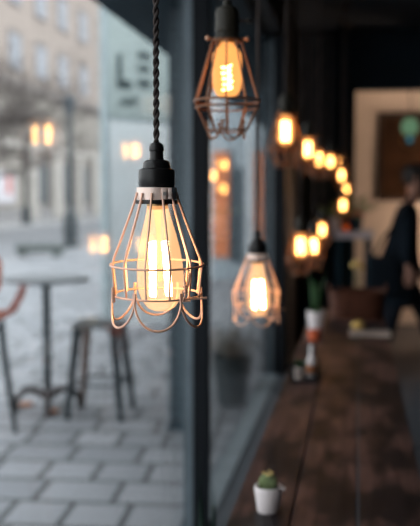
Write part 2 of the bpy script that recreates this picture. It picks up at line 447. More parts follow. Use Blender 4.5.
sh.build('seat_shell', orange, oc, True)
sh = MB().tube([loc_px(-24, 318), loc_px(-9, 300), loc_px(-3, 284), loc_px(-3, 264), loc_px(-10, 248)], [.015, .02, .03, .035, .02], 8)
sh.build('arm', mat('orange_arm', (.62, .15, .04), .45), oc, True)
for (x0, y0, x1, y1, w_) in ((2, 322, 19, 421, .12), (-2, 322, 10, 405, -.14), (-14, 322, -34, 421, .12), (-12, 322, -28, 405, -.14)):
    a_ = loc_px(x0, y0) + wdir * w_ * .6; b_ = loc_px(x1, y1) + wdir * w_; b_.z = .008
    MB().tube([a_, b_], [.022, .016], 8).build('leg', gm, oc, True)

# ================================================================== PENDANT LAMPS
rose = mat('rose_copper_wire', (.66, .39, .28), .38, .35, var=.04)
dark_copper = mat('dark_copper_wire', (.17, .07, .032), .4, .5, var=.15)
brass = mat('aged_brass', (.020, .017, .012), .55, .0, spec=.2, var=.25, vscale=60)
cordm = mat('brown_twisted_cord', (.035, .022, .018), .8, bump=.6, bscale=900)
fil = glow('filament_white', (1, .66, .32), 36)
filb = glow('filament_amber', (1, .60, .26), 34)
fil2 = glow('filament_orange', (1, .48, .16), 4)
gA = bulb_glass('glowing_clear_glass', (.85, .78, .68), (1, .52, .235), .58)
gB = bulb_glass('glowing_amber_glass', (.70, .52, .30), (1, .43, .13), .85)
cap_brass = mat('brass_screw_cap', (.45, .30, .14), .35, .8)
CEIL = 3.3

def cord_mesh(z0, z1, fine):
    mb = MB()
    if fine:
        L = z1 - z0; n = int(L / .0021)
        for ph in (0, PI):
            pts = [(.0022 * math.cos(2 * PI * i * .0021 / .027 + ph), .0022 * math.sin(2 * PI * i * .0021 / .027 + ph), z0 + i * .0021) for i in range(n)]
            mb.tube(pts, .0024, 7)
    else:
        L = z1 - z0; n = int(L / .006)
        for ph in (0, PI):
            pts = [(.0025 * math.cos(2 * PI * i * .006 / .036 + ph), .0025 * math.sin(2 * PI * i * .006 / .036 + ph), z0 + i * .006) for i in range(n)]
            mb.tube(pts, .0029, 4)
    mb.lathe([(0, z1 - .03), (.012, z1 - .03), (.05, z1 - .012), (.052, z1), (0, z1)], n=20)
    return mb

def loop_pts(f, n): return [f(i / n) for i in range(n)]

# --- type A: rose scalloped guard; origin at bulb centre -------------
def cage_a(parent):
    mb = MB(); wr = .0016
    zt, zm, zl = .081, -.007, -.048          # collar, widest ring, lower ring
    rt, rm, rl = .0275, .0625, .0585
    mb2 = MB()
    # collar band (open cylinder with thickness) and clamp tabs
    mb2.lathe([(.0245, zt), (.0268, zt), (.0272, zt + .0165), (.0245, zt + .0165), (.0245, zt)], n=36)
    for an in (-100, 60, 160):
        c, s_ = math.cos(math.radians(an)), math.sin(math.radians(an))
    mb2.box((.006, -.0300, zt + .001), (.0125, -.0255, zt + .0155), .0006)
    mb2.box((.0145, -.0300, zt + .001), (.0195, -.0235, zt + .0155), .0006)
    col = mb2.build('collar', mat('rose_collar', (.78, .60, .52), .42, .3, var=.04), parent, True)
    q = MB().tube([(.010, -.034, zt + .008), (.010, -.026, zt + .008)], .0024, 10); q.build('screw', mat('steel_screw', (.5, .48, .45), .3, .8), col, True)
    for k in range(12):
        an = 2 * PI * (k + .5) / 12 - PI / 2; c, s_ = math.cos(an), math.sin(an)
        rz = [(rt, zt + .010), (rt + .0018, zt + .003), (rt + .004, zt - .004), (rt + .0115, zt - .024), (rt + .0235, zt - .055), (rm - .0015, zm + .008), (rm, zm), (rm - .0006, zm - .008), (rl, zl), (rl, zl - .0015)]
        mb.tube([(r * c, r * s_, z) for r, z in rz], wr, 7)
    for r, z in ((rm + .0012, zm), (rl + .0012, zl)):
        mb.tube([(r * math.cos(2 * PI * i / 48), r * math.sin(2 * PI * i / 48), z) for i in range(48)], wr * .95, 7, closed=True)
    mb.build('cage', rose, parent, True)
    sc = MB()
    for k in range(6):                        # hooked loops under the lower ring
        a0 = 2 * PI * (k - .0) / 6 - PI / 2
        pts = []
        for i in range(25):
            tt = PI * i / 24
            ang = a0 - math.cos(tt) * math.radians(31)
            th = math.sin(tt)
            z = zl + .009 - .049 * th ** .85
            r = rl + .0022 + .002 * th
            pts.append((r * math.cos(ang), r * math.sin(ang), z))
        sc.tube(pts, wr, 7)
    sc.build('scalloped_rim', rose, parent, True)
    # latch: twisted hook with horizontal pin on the right
    an = math.radians(-53); c, s_ = math.cos(an), math.sin(an); R = rm + .002
    q = MB()
    q.tube([(R * c - .003, R * s_, zm - .036), (R * c - .004, R * s_ - .003, zm - .010), (R * c - .001, R * s_ - .003, zm + .002), (R * c + .003, R * s_ - .002, zm - .008), (R * c - .001, R * s_ - .002, zm - .030), (R * c - .006, R * s_ - .002, zm - .043), (R * c + .004, R * s_ - .002, zm - .042)], .0015, 7)
    q.tube([(R * c - .006, R * s_ - .001, zm - .0405), (R * c + .026, R * s_ + .006, zm - .0395)], .0016, 7)
    for i in range(4): q.ball((R * c - .003, R * s_ - .003, zm - .018 - i * .004), .0023, 1)
    q.build('latch', rose, parent, True)
    an = math.radians(205); c, s_ = math.cos(an), math.sin(an)
    q = MB()
    for i in range(5): q.tube([((R + .0015 * math.cos(t)) * c, (R + .0015 * math.cos(t)) * s_, zl + .012 - .004 * i + .0025 * math.sin(t)) for t in [2 * PI * j / 8 for j in range(8)]], .0011, 5, closed=True)
    q.build('hinge', rose, parent, True)
    lean = math.radians(2.6)                  # the guard hangs a little askew under its collar
    for ch in parent.children:
        if ch.name.split('.')[0] in ('cage', 'scalloped_rim', 'latch', 'hinge'):
            ch.rotation_euler = (lean, 0, 0); ch.location = (0, zt * math.sin(lean), 0)

def bulb_a(parent, tilt=0.0):
    prof = [(0, -.071), (.010, -.0700), (.019, -.0655), (.0265, -.055), (.0305, -.042), (.0322, -.026), (.0315, -.008), (.0285, .014), (.0235, .036), (.0185, .054), (.0155, .066), (.0140, .076)]
    b = MB().lathe(prof, n=36).build('bulb', gA, parent, True)
    b['label'] = 'glowing clear teardrop bulb'
    MB().lathe([(0, .068), (.0135, .068), (.0145, .073), (.0150, .082), (.0135, .094), (0, .094)], n=24).build('screw_cap', cap_brass, b, True)
    MB().lathe([(0, .072), (.006, .070), (.0045, .050), (.003, .040), (.0025, -.030), (0, -.032)], n=12).build('glass_stem', bulb_glass('stem_glass', (.85, .8, .7), (1, .5, .2), .5) if 'stem' not in MATS else MATS['stem'], b, True)
    f = MB()
    zt, zb = .024, -.050
    for sx, sy in ((-1, -.55), (-1, .55), (1, -.55), (1, .55)):     # long coiled strands in two bright pairs
        n = 150
        f.tube([(sx * (.0085 + .0025 * i / n) + .0038 * math.cos(i * 1.1), sy * (.008 + .002 * i / n) + .0038 * math.sin(i * 1.1), zt + (zb - zt) * i / n) for i in range(n)], .0016, 4)
    f.build('filament', fil, b)
    b.rotation_euler = (0, tilt, 0); b.location = (.0035 if tilt else 0, 0, 0)
    return b

def socket_a(parent):
    so = MB().lathe([(0, .1345), (.0120, .1345), (.0160, .1330), (.0180, .1300), (.0186, .1260), (.0188, .1235), (.0235, .1215), (.0244, .1195), (.0244, .1005), (.0238, .0995), (0, .0995)], n=40).build('socket', near_black, parent, True)
    MB().lathe([(0, .1575), (.0055, .1575), (.0082, .1560), (.0097, .1525), (.0103, .1480), (.0101, .1468), (.0090, .1460), (.0092, .1375), (.0098, .1365), (.0098, .134), (0, .134)], n=28).build('cord_grip', near_black, so, True)
    MB().lathe([(.0240, .0995), (.0240, .080)], n=36).lathe([(.012, .0805), (.0282, .0805), (.0290, .0785), (.0282, .0755), (.012, .0755)], n=36).build('shade_ring', near_black, so, True)
    return so

# --- type B: dark copper diamond cage; origin at bulb centre ----------
def cage_b(parent):
    mb = MB(); wr = .0019
    zt, zm, z2, zl = .061, -.058, -.071, -.127
    rt, rm, r2, rl = .030, .066, .063, .034
    for k in range(10):
        an = 2 * PI * (k + .3) / 10; c, s_ = math.cos(an), math.sin(an)
        mb.tube([(r * c, r * s_, z) for r, z in ((rt, zt), (rm, zm), (r2, z2), (rl + .006, zl + .008))], wr, 6)
    for r, z, w_ in ((rt, zt, .0022), (rm, zm, .0024), (r2, z2, .002), (rl + .006, zl + .01, .0018)):
        mb.tube([(r * math.cos(2 * PI * i / 40), r * math.sin(2 * PI * i / 40), z) for i in range(40)], w_, 6, closed=True)
    for k in range(5):
        a0 = 2 * PI * k / 5
        pts = []
        for i in range(15):
            u = i / 14 * 2 - 1; ang = a0 + u * math.radians(40); th = (1 - abs(u) ** 2.2)
            pts.append(((rl + .006 - .004 * th) * math.cos(ang), (rl + .006 - .004 * th) * math.sin(ang), zl + .03 - .036 * th ** .7))
        mb.tube(pts, wr, 6)
    mb.build('cage', dark_copper, parent, True)
    for an in (190, -10):
        q = MB(); c, s_ = math.cos(math.radians(an)), math.sin(math.radians(an))
        q.tube([(.024 * c, .024 * s_, zt + .004), (.040 * c, .040 * s_, zt + .004)], .0026, 8); q.ball((.040 * c, .040 * s_, zt + .004), .0052, 2)
        q.build('thumbscrew', mat('copper_screw', (.5, .27, .17), .35, .6), parent, True)

def bulb_b(parent, tall=False):
    prof = [(0, -.053), (.012, -.051), (.022, -.0445), (.0275, -.034), (.0295, -.022), (.0300, .0), (.0300, .024), (.0285, .036), (.0235, .045), (.0165, .0505), (.0140, .055), (.0135, .060)]
    b = MB().lathe(prof, n=32).build('bulb', gB, parent, True)
    b['label'] = 'glowing amber tubular bulb'
    MB().lathe([(0, .054), (.013, .054), (.014, .058), (.013, .070), (0, .070)], n=20).build('screw_cap', cap_brass, b, True)
    f = MB()
    if tall:
        for sx, sy in ((-1, -.5), (-1, .5), (1, -.5), (1, .5)):
            f.tube([(sx * .010 + .0034 * math.cos(i * 1.1), sy * .009 + .0034 * math.sin(i * 1.1), .034 - .070 * i / 110) for i in range(110)], .0016, 4)
    else:
        f.tube([((.0085 + .002 * math.sin(i * .37)) * math.cos(2 * PI * 4.5 * i / 59), (.0085 + .002 * math.sin(i * .37)) * math.sin(2 * PI * 4.5 * i / 59), .014 - .050 * i / 59) for i in range(60)], .0017, 6)
    f.build('filament', filb, b)
    return b
def socket_b(parent):
    so = MB().lathe([(0, .140), (.012, .140), (.020, .136), (.0235, .128), (.0235, .098), (.0245, .096), (.0245, .091), (.022, .086), (.026, .078), (.030, .074), (0, .074)], n=32).build('socket', brass, parent, True)
    so.location = (0, 0, -.011)
    MB().lathe([(0, .152), (.006, .152), (.008, .150), (.009, .14), (0, .14)], n=20).build('cord_grip', brass, so, True)
    MB().tube([(.022, 0, .112), (.044, -.002, .112)], .0024, 8).box((.040, -.006, .108), (.050, .004, .116), .001).build('key_switch', near_black, so, True)
    return so

def copy_tree(o, parent=None):
    c = o.copy(); COL.objects.link(c); c.parent = parent
    for ch in list(o.children): copy_tree(ch, c)
    return c

GRP = 'caged pendant lamps hanging along the window'
def make_lamp(kind, px, py, X, label, fine=False, Y=None, proto=None, D=None, rz=0, tilt=0):
    p = at_d(px, py, D) if D else (at_y(px, py, Y) if Y else at_x(px, py, X))
    if proto:
        t = proto.copy(); COL.objects.link(t); t['label'] = label; t.location = p
        for ch in proto.children:
            if ch.name.split('.')[0] != 'cord': copy_tree(ch, t)
        t.rotation_euler = (0, 0, rz)
    else:
        t = thing('pendant_lamp', p, label, 'pendant lamp', GRP, rz)
        if kind == 'A': cage_a(t); bulb_a(t, tilt); socket_a(t)
        else: cage_b(t); bulb_b(t, kind == 'C'); socket_b(t)
    z0 = .156 if kind == 'A' else .139
    cord_mesh(z0, CEIL - p.z, fine).build('cord', cordm, t, True)
    return t

# nearest lamp: origin is the point 83 mm under the collar foot (bulb centre line of the cord)
near = make_lamp('A', 157, 259.5, None, 'nearest pendant lamp, sharp, rose wire cage with scalloped rim', True, D=1.19, rz=math.radians(14), tilt=-.035)
diamond = make_lamp('B', 227, 72, -.262, 'dark copper diamond-caged pendant lamp at the top centre, with amber bulb and switch', rz=math.radians(14))
make_lamp('A', 257, 290, -.262, 'rose scalloped-cage pendant lamp hanging low behind the nearest one, above the table edge', proto=near, rz=.4)
tallb = make_lamp('C', 285.5, 131, -.262, 'dark caged pendant lamp next after the top diamond one along the upper row', rz=.9)
make_lamp('B', 300.5, 246, None, 'left lamp of the overlapping pair hanging low over the table', Y=3.95, proto=tallb, rz=.1)
make_lamp('B', 313.5, 246, None, 'right lamp of the overlapping pair hanging low over the table', Y=4.9, proto=tallb, rz=.7)
make_lamp('B', 322, 230, None, 'farthest of the low lamps, just above right of the overlapping pair', Y=6.3, proto=tallb, rz=.2)
make_lamp('B', 308, 149, None, 'pendant lamp of the upper row just left of the close pair of lights', Y=4.55, proto=tallb, rz=.3)
make_lamp('B', 318.7, 159, None, 'left lamp of the close pair in the upper row', Y=5.8, proto=tallb, rz=.6)
make_lamp('B', 330.3, 161.5, None, 'right lamp of the close pair in the upper row', Y=6.9, proto=tallb, rz=.1)
make_lamp('B', 340.6, 164, None, 'topmost pendant of the distant column of lamps before the pale wall', Y=8.3, proto=tallb, rz=.5)
make_lamp('B', 341.8, 175, None, 'second lamp down in the distant column of lamps', Y=7.8, proto=tallb, rz=.7)
make_lamp('B', 346, 188.5, None, 'third lamp down in the distant column, smallest glow at its right', Y=8.6, proto=tallb, rz=.2)
make_lamp('B', 343.2, 205, None, 'lowest lamp of the distant column, over the plant stand', Y=7.4, proto=tallb, rz=.4)

# ================================================================== TABLE
TZ = .95
xl = at_z(229, 518, TZ).x; xg1 = at_z(291, 518, TZ).x; xg2 = at_z(358, 518, TZ).x; xr = at_z(420, 475, TZ).x
m = bpy.data.materials.new('dark_stained_planks'); m.use_nodes = True; nt = m.node_tree; b = nt.nodes['Principled BSDF']
tc = nt.nodes.new('ShaderNodeTexCoord'); mp = nt.nodes.new('ShaderNodeMapping'); mp.inputs['Scale'].default_value = (26, 1.4, 8)
nt.links.new(tc.outputs['Object'], mp.inputs['Vector'])
n1 = nt.nodes.new('ShaderNodeTexNoise'); n1.inputs['Scale'].default_value = 1.6; n1.inputs['Detail'].default_value = 8; n1.inputs['Distortion'].default_value = 1.2
nt.links.new(mp.outputs[0], n1.inputs['Vector'])
n2 = nt.nodes.new('ShaderNodeTexNoise'); n2.inputs['Scale'].default_value = 9; n2.inputs['Detail'].default_value = 3
mp2 = nt.nodes.new('ShaderNodeMapping'); mp2.inputs['Scale'].default_value = (1, .42, 1)
nt.links.new(tc.outputs['Object'], mp2.inputs['Vector']); nt.links.new(mp2.outputs[0], n2.inputs['Vector'])
r1 = nt.nodes.new('ShaderNodeValToRGB'); r1.color_ramp.elements[0].position = .3; r1.color_ramp.elements[1].position = .7
r1.color_ramp.elements[0].color = (.030, .016, .014, 1); r1.color_ramp.elements[1].color = (.105, .054, .046, 1)
r2 = nt.nodes.new('ShaderNodeValToRGB'); r2.color_ramp.elements[0].position = .42; r2.color_ramp.elements[1].position = .56
r2.color_ramp.elements[0].color = (.14, .19, .25, 1); r2.color_ramp.elements[1].color = (1.0, 1.0, 1.0, 1)
nt.links.new(n1.outputs['Fac'], r1.inputs['Fac']); nt.links.new(n2.outputs['Fac'], r2.inputs['Fac'])
mm = nt.nodes.new('ShaderNodeMix'); mm.data_type = 'RGBA'; mm.blend_type = 'MULTIPLY'; mm.inputs[0].default_value = 1
nt.links.new(r1.outputs['Color'], mm.inputs[6]); nt.links.new(r2.outputs['Color'], mm.inputs[7]); nt.links.new(mm.outputs[2], b.inputs['Base Color'])
b.inputs['Roughness'].default_value = .5; b.inputs['Specular IOR Level'].default_value = .18
bp = nt.nodes.new('ShaderNodeBump'); bp.inputs['Strength'].default_value = .3; bp.inputs['Distance'].default_value = .003
nt.links.new(n1.outputs['Fac'], bp.inputs['Height']); nt.links.new(bp.outputs[0], b.inputs['Normal'])
planks = m
YE = .7 * F / (309 - 198)
tb = thing('wooden_table', ((xl + xr) / 2, 3.2, .15), 'long dark-stained plank table along the window', 'table')
def tl(x, y, z): return (x - tb.location.x, y - 3.2, z - .15)
mb = MB(); g = .0022
for a_, b_ in ((xl, xg1 - g), (xg1 + g, xg2 - g), (xg2 + g, xr)):
    mb.box(tl(a_, .9, TZ - .04), tl(b_, YE, TZ), .003)
mb.build('tabletop', planks, tb)
for y in (1.1, 3.2, YE - .3):
    for x in (xl + .06, xr - .06):
        MB().box(tl(x - .035, y - .035, .15), tl(x + .035, y + .035, TZ - .12), .004).build('leg', planks, tb)
for x in (xl + .06, xr - .06): MB().box(tl(x - .015, .98, TZ - .12), tl(x + .015, YE - .1, TZ - .04)).build('rail', planks, tb)

white_cer = mat('white_ceramic', (.62, .56, .56), .5, var=.03)
leafg = mat('leaf_green', (.05, .13, .045), .5, var=.3, vscale=30)
soil = mat('dark_soil', (.03, .02, .015), .95, bump=.5)

def pot_prof(rb, rt, h, t=.004):
    return [(0, 0), (rb, 0), (rb + .001, .002), (rt, h - .001), (rt - .0005, h), (rt - t, h), (rt - t * 1.2, h * .82), (0, h * .82)]
# cactus
p = at_z(268, 511, TZ)
t = thing('potted_cactus', p, 'small cactus in a white ribbed pot on the near end of the table', 'potted plant')
pt = MB().lathe(pot_prof(.023, .031, .058), n=32)
for k in range(16):
    an = 2 * PI * k / 16
    pt.tube([(.0228 * math.cos(an), .0228 * math.sin(an), .004), (.0302 * math.cos(an), .0302 * math.sin(an), .050)], .0012, 4)
pt.box((.026, -.006, .050), (.038, .006, .056), .002)
pt.build('pot', white_cer, t, True)
MB().lathe([(0, .050), (.0275, .050), (0, .0505)], n=20).build('soil', soil, t)
ct = MB()
n = 22; H_ = 9
rows = []
for j in range(H_ + 1):
    ph = j / H_ * PI * .95; row = []
    for k in range(n * 2):
        rr = (.0195 + (.0018 if k % 2 else -.0012)) * math.sin(ph) + .0003
        a_ = 2 * PI * k / (n * 2); row.append(ct.bm.verts.new((rr * math.cos(a_), rr * math.sin(a_), .064 + .022 * math.cos(ph))))
    rows.append(row)
for a_, b_ in zip(rows, rows[1:]):
    for k in range(n * 2): ct.bm.faces.new((a_[k], a_[(k + 1) % (2 * n)], b_[(k + 1) % (2 * n)], b_[k]))
ct.build('cactus_body', mat('cactus_green', (.13, .17, .07), .7, var=.3, vscale=80), t, True)
ct = MB()
for k in range(9):
    a_ = 2 * PI * k / 9; r_ = .006 if k % 3 == 0 else .011
    ct.ball((r_ * math.cos(a_), r_ * math.sin(a_), .084 + .002 * (k % 3)), .0042, 1, (1, 1, .7))
ct.build('yellow_spines', mat('cactus_yellow', (.50, .36, .13), .7, var=.3, vscale=120), t)

def blades(mb, n, h, w, spread, rnd, z0, lean=.35):
    for k in range(n):
        a = 2 * PI * k / n + rnd.uniform(-.3, .3); d = Vector((math.cos(a), math.sin(a), 0)); s_ = Vector((-d.y, d.x, 0))
        hh_ = h * rnd.uniform(.65, 1); ln = lean * rnd.uniform(.3, 1)
        L_ = []
        for i in range(7):
            t_ = i / 6; ww = w * (1 - t_ ** 2.2) * (.6 + .7 * math.sin(PI * min(1, t_ + .2)))
            c = d * (spread * .4 + ln * hh_ * t_ * t_) + Vector((0, 0, z0 + hh_ * t_))
            L_.append((mb.bm.verts.new(c - s_ * ww), mb.bm.verts.new(c - d * ww * .3), mb.bm.verts.new(c + s_ * ww)))
        for i in range(6):
            for q in (0, 1):
                mb.bm.faces.new((L_[i][q], L_[i][q + 1], L_[i + 1][q + 1], L_[i + 1][q]))
    return mb
def potted(name, p, label, rb, rt, h, potm, leaf, nb_, lh, lw, lean=.35, seed=1, thick=.0015):
    t = thing(name, p, label, 'potted plant')
    MB().lathe(pot_prof(rb, rt, h), n=26).build('pot', potm, t, True)
    MB().lathe([(0, h * .84), (rt * .9, h * .84), (0, h * .86)], n=16).build('soil', soil, t)
    l = blades(MB(), nb_, lh, lw, rt, random.Random(seed), h * .8, lean)
    bmesh.ops.solidify(l.bm, geom=l.bm.faces[:], thickness=thick)
    l.build('foliage', leaf, t, True)
    return t
# snake plant in white pot, orange cup in front
potted('potted_plant', at_z(316, 331, TZ), 'tall green snake plant in a white pot on the left side of the table', .036, .05, .105, white_cer, leafg, 9, .24, .013, .2, 2)
p = at_z(314, 340, TZ)
MBc = MB().lathe([(0, 0), (.026, 0), (.031, .05), (.029, .05), (.025, .01), (0, .01)], n=24)
tag(MBc.build('cup', mat('orange_glaze', (.62, .12, .04), .4), None, True, loc=p), 'small orange-red cup in front of the white snake plant pot', 'cup')
# caddy with little pot, sauce bottle and oranges
pc = at_z(304, 381, TZ)
cd_ = thing('wire_caddy', pc, 'low dark wire caddy holding a pot and a bottle at the table left edge', 'caddy')
MB().box((-.052, -.03, 0), (.052, .11, .006)).build('base', black, cd_)
q = MB()
for z in (.006, .035, .062):
    q.tube([(-.05, -.028, z), (.05, -.028, z), (.05, .108, z), (-.05, .108, z)], .003, 6, closed=True)
for i in range(8):
    x = -.05 + .1 * i / 7
    for y in (-.028, .108): q.tube([(x, y, .003), (x, y, .062)], .0018, 5)
for i in range(1, 9):
    y = -.028 + .136 * i / 9
    for x in (-.05, .05): q.tube([(x, y, .003), (x, y, .062)], .0018, 5)
q.build('basket_wires', black, cd_)
potted('succulent_pot', pc + Vector((-.018, .012, .006)), 'tiny succulent in a pale pot inside the dark wire caddy', .018, .022, .045, mat('beige_pot', (.45, .37, .33), .6), leafg, 12, .045, .008, .7, 5, .002)
bt = thing('sauce_bottle', pc + Vector((.024, .055, .006)), 'small white bottle standing in the dark wire caddy', 'bottle')
MB().lathe([(0, 0), (.017, 0), (.018, .01), (.018, .06), (.012, .078), (.007, .09), (.007, .105), (0, .105)], n=24).build('bottle_body', white_cer, bt, True)
MB().lathe([(0, .105), (.009, .105), (.009, .120), (.005, .126), (0, .126)], n=18).build('cap', mat('pale_cap', (.5, .5, .5), .5), bt, True)
MB().lathe([(.0182, .018), (.0184, .018), (.0184, .048), (.0182, .048)], n=24).build('label_band', mat('orange_label', (.7, .25, .08), .5), bt, True)

# wicker basket
def wick(p, label):
    t = thing('wicker_basket', p, label, 'basket')
    wm = mat('brown_wicker', (.07, .024, .013), .6, spec=.2, var=.4, vscale=50, bump=.5, bscale=200)
    wx, wy, h = .145, .12, .16
    q = MB()
    for j in range(15):
        z = .006 + j * h / 15; e = 1 + .08 * j / 15; ph = (j % 2) * PI
        pts = []
        for i in range(64):
            a = 2 * PI * i / 64; c, s_ = math.cos(a), math.sin(a)
            k = 1 / (abs(c) ** 4 + abs(s_) ** 4) ** .25
            w_ = 1 + .02 * math.sin(16 * a + ph)
            pts.append((wx * c * k * e * w_, wy * s_ * k * e * w_, z))
        q.tube(pts, .0068, 6, closed=True)
    q.build('woven_side', wm, t, True)
    MB().box((-wx, -wy, 0), (wx, wy, .008), .003).build('bottom', wm, t)
    for s_ in (-1, 1):
        q = MB(); q.tube([(s_ * wx * 1.09, -.05, h - .02), (s_ * wx * 1.13, -.045, h + .02), (s_ * wx * 1.15, 0, h + .035), (s_ * wx * 1.13, .045, h + .02), (s_ * wx * 1.09, .05, h - .02)], .006, 8)
        q.build('handle', wm, t, True)
    return t
pw = at_z(357, 320, TZ); pw.y += .11; pw.x = pw.x + .0
wick(pw, 'brown woven wicker basket at the far end of the table')
# napkin / cloth with a lemon
pn = at_z(370, 335, TZ)
nk = MB(); N = 12; vs = []
a_ = at_z(349, 340, TZ); b_ = at_z(391, 327, TZ)
for i in range(N + 1):
    row = []
    for j in range(N + 1):
        x = (i / N - .5) * .21; y = (j / N - .5) * .23
        row.append(nk.bm.verts.new((x, y, .004 + .006 * noise.noise(Vector((x * 25, y * 25, 2))) + .004)))
    vs.append(row)
for i in range(N):
    for j in range(N): nk.bm.faces.new((vs[i][j], vs[i + 1][j], vs[i + 1][j + 1], vs[i][j + 1]))
bmesh.ops.solidify(nk.bm, geom=nk.bm.faces[:], thickness=.006)
tag(nk.build('napkin', mat('cream_linen', (.66, .56, .50), .8), None, True, loc=(pn.x, pn.y, TZ + .001)), 'pale folded cloth napkin in front of the wicker basket', 'napkin')
p = at_z(358, 333, TZ)
t = thing('lemon', Vector((p.x, p.y, TZ + .014)), 'yellow lemon lying on the pale napkin', 'lemon', rz=.6)
MB().lathe([(0, -.043), (.006, -.039), (.018, -.028), (.025, -.01), (.026, .006), (.020, .024), (.007, .036), (.004, .041), (0, .043)], n=20).build('fruit', mat('lemon_yellow', (.62, .42, .13), .5, bump=.3), t, True, loc=(0, 0, .026), rot=(0, PI / 2, 0))
# yellow flower in a glass behind basket
p = Vector((at_y(357, 300, 5.38).x, 5.38, TZ))
t = thing('flower_vase', p, 'slim glass vase with yellow flowers behind the wicker basket', 'vase')
MB().lathe([(0, 0), (.03, 0), (.028, .06), (.02, .12), (.024, .15), (.022, .15), (.018, .12), (.025, .06), (.025, .006), (0, .006)], n=24).build('glass', thin_glass('vase_glass', (.8, .9, .88), 1.45), t, True)
hz = at_y(357, 262, 5.38).z - TZ
for k, (dx, dy, dz) in enumerate(((0, 0, 0), (.022, .01, -.03), (-.022, .0, -.02))):
    f = MB().tube([(0, 0, .02), (dx * .4, dy, hz * .6), (dx, dy, hz + dz - .02)], .0025, 6).build('stem', leafg, t, True)
    q = MB()
    for i in range(6):
        a = 2 * PI * i / 6; q.ball((dx + .011 * math.cos(a), dy + .011 * math.sin(a), hz + dz), .010, 2, (.8, .8, 1.5))
    q.build('blossom', mat('yellow_petals', (.60, .42, .14), .6), f, True)

# dark spiky plant on the floor between table and window, only its tips in view
p = at_y(219, 520, 2.35)
potted('floor_plant', Vector((p.x - .01, 2.35, .15)), 'dark spiky plant beside the near table edge, only its leaf tips in view', .09, .12, .22, mat('charcoal_pot', (.03, .03, .03), .6), mat('dark_leaf', (.015, .045, .03), .5), 15, .64, .016, .04, 9)

# ================================================================== FAR END
# plant stand
YS = 8.0
a_ = at_y(333, 231, YS); b_ = at_y(374, 231, YS); zt = a_.z
ps = thing('plant_stand', ((a_.x + b_.x) / 2, YS + .15, .15), 'high narrow console table with a pale grey top before the far wall', 'console table')
hw_ = (b_.x - a_.x) / 2
MB().box((-hw_, -.15, zt - .15 - .07), (hw_, .15, zt - .15), .006).build('top', mat('lilac_grey_top', (.50, .50, .56), .5), ps)
for sx in (-1, 1):
    for sy in (-1, 1):
        MB().box((sx * (hw_ - .05) - .03, sy * .11 - .03, 0), (sx * (hw_ - .05) + .03, sy * .11 + .03, zt - .22), .003).build('leg', navy, ps)
MB().box((-hw_ + .05, .09, .25), (hw_ - .17, .11, zt - .25)).build('back_panel', navy, ps)
def leafy(name, p, label, r, h, potm, crown, n, seed, flower=None):
    rnd = random.Random(seed); t = thing(name, p, label, 'potted plant')
    MB().lathe(pot_prof(r * .75, r, h, .006), n=22).build('pot', potm, t, True)
    q = MB()
    for k in range(n):
        a = rnd.uniform(0, 2 * PI); el = rnd.uniform(.2, 1.3); R_ = crown * rnd.uniform(.5, 1)
        e = Vector((math.cos(a) * math.cos(el) * R_, math.sin(a) * math.cos(el) * R_, h + R_ * math.sin(el)))
        q.tube([(0, 0, h * .8), (e.x * .4, e.y * .4, h + (e.z - h) * .6), e], .0025, 4)
        M_ = Matrix.Translation(e) @ Matrix.Rotation(a, 4, 'Z') @ Matrix.Rotation(rnd.uniform(-.9, .3), 4, 'Y') @ Matrix.Diagonal((.035, .017, .003, 1))
        bmesh.ops.create_icosphere(q.bm, subdivisions=1, radius=1, matrix=M_)
    q.build('foliage', mat('mid_green_leaf', (.13, .28, .10), .5, var=.3), t)
    if flower:
        for k in range(4):
            a = 2 * PI * k / 4
            fl = MB()
            for i in range(5):
                b2 = 2 * PI * i / 5; fl.ball((.035 * math.cos(a) + .012 * math.cos(b2), .035 * math.sin(a) + .012 * math.sin(b2) - .03, h + .03 + .02 * (k % 2)), .016, 1)
            fl.build('red_flower', mat('red_petals', (.45, .05, .03), .6), t)
    return t
topz = zt
p = at_y(335, 228, YS + .1); leafy('potted_plant', Vector((p.x, YS + .1, topz)), 'bushy green plant in a white pot on the left end of the console table', .05, .12, white_cer, .17, 34, 4)
p = at_y(357, 228, YS + .12); leafy('potted_plant', Vector((p.x, YS + .12, topz)), 'tall leafy plant with red flowers in a dark pot on the console table', .05, .12, navy, .24, 34, 6, True)
p = at_y(346, 229, YS - .05)
t = thing('tealight_holder', Vector((p.x, YS - .07, topz)), 'small amber glass tealight glowing on the console table front', 'candle holder')
MB().lathe([(0, 0), (.026, 0), (.034, .03), (.030, .065), (.028, .065), (.031, .03), (.022, .004), (0, .004)], n=20).build('glass', bulb_glass('amber_tealight', (.8, .4, .2), (1, .28, .08), .07), t, True)
MB().lathe([(0, .004), (.018, .004), (.018, .02), (0, .02)], n=16).build('candle', mat('wax', (.6, .5, .4), .5), t)
MB().ball((0, 0, .028), .005, 2, (.7, .7, 1.5)).build('flame', fil2, t)

# dark framed board on white wall
a_ = at_y(377, 201, 10.56); b_ = at_y(377, 112.5, 10.56)
fr = thing('framed_board', (a_.x, 10.6, a_.z), 'large dark brown board hung on the pale far wall', 'board')
W_ = 1.5; H_ = b_.z - a_.z
MB().box((0, -.03, 0), (W_, 0, H_), .004).build('board', mat('rust_brown_board', (.040, .019, .009), .8, var=.6, vscale=5, spec=.15), fr)
mb = MB()
for lo, hi in (((0, -.05, 0), (.05, -.001, H_)), ((W_ - .05, -.05, 0), (W_, -.001, H_)), ((.05, -.05, 0), (W_ - .05, -.001, .05)), ((.05, -.05, H_ - .05), (W_ - .05, -.001, H_))): mb.box(lo, hi)
mb.build('frame', mat('dark_brown_frame', (.02, .012, .008), .5), fr)
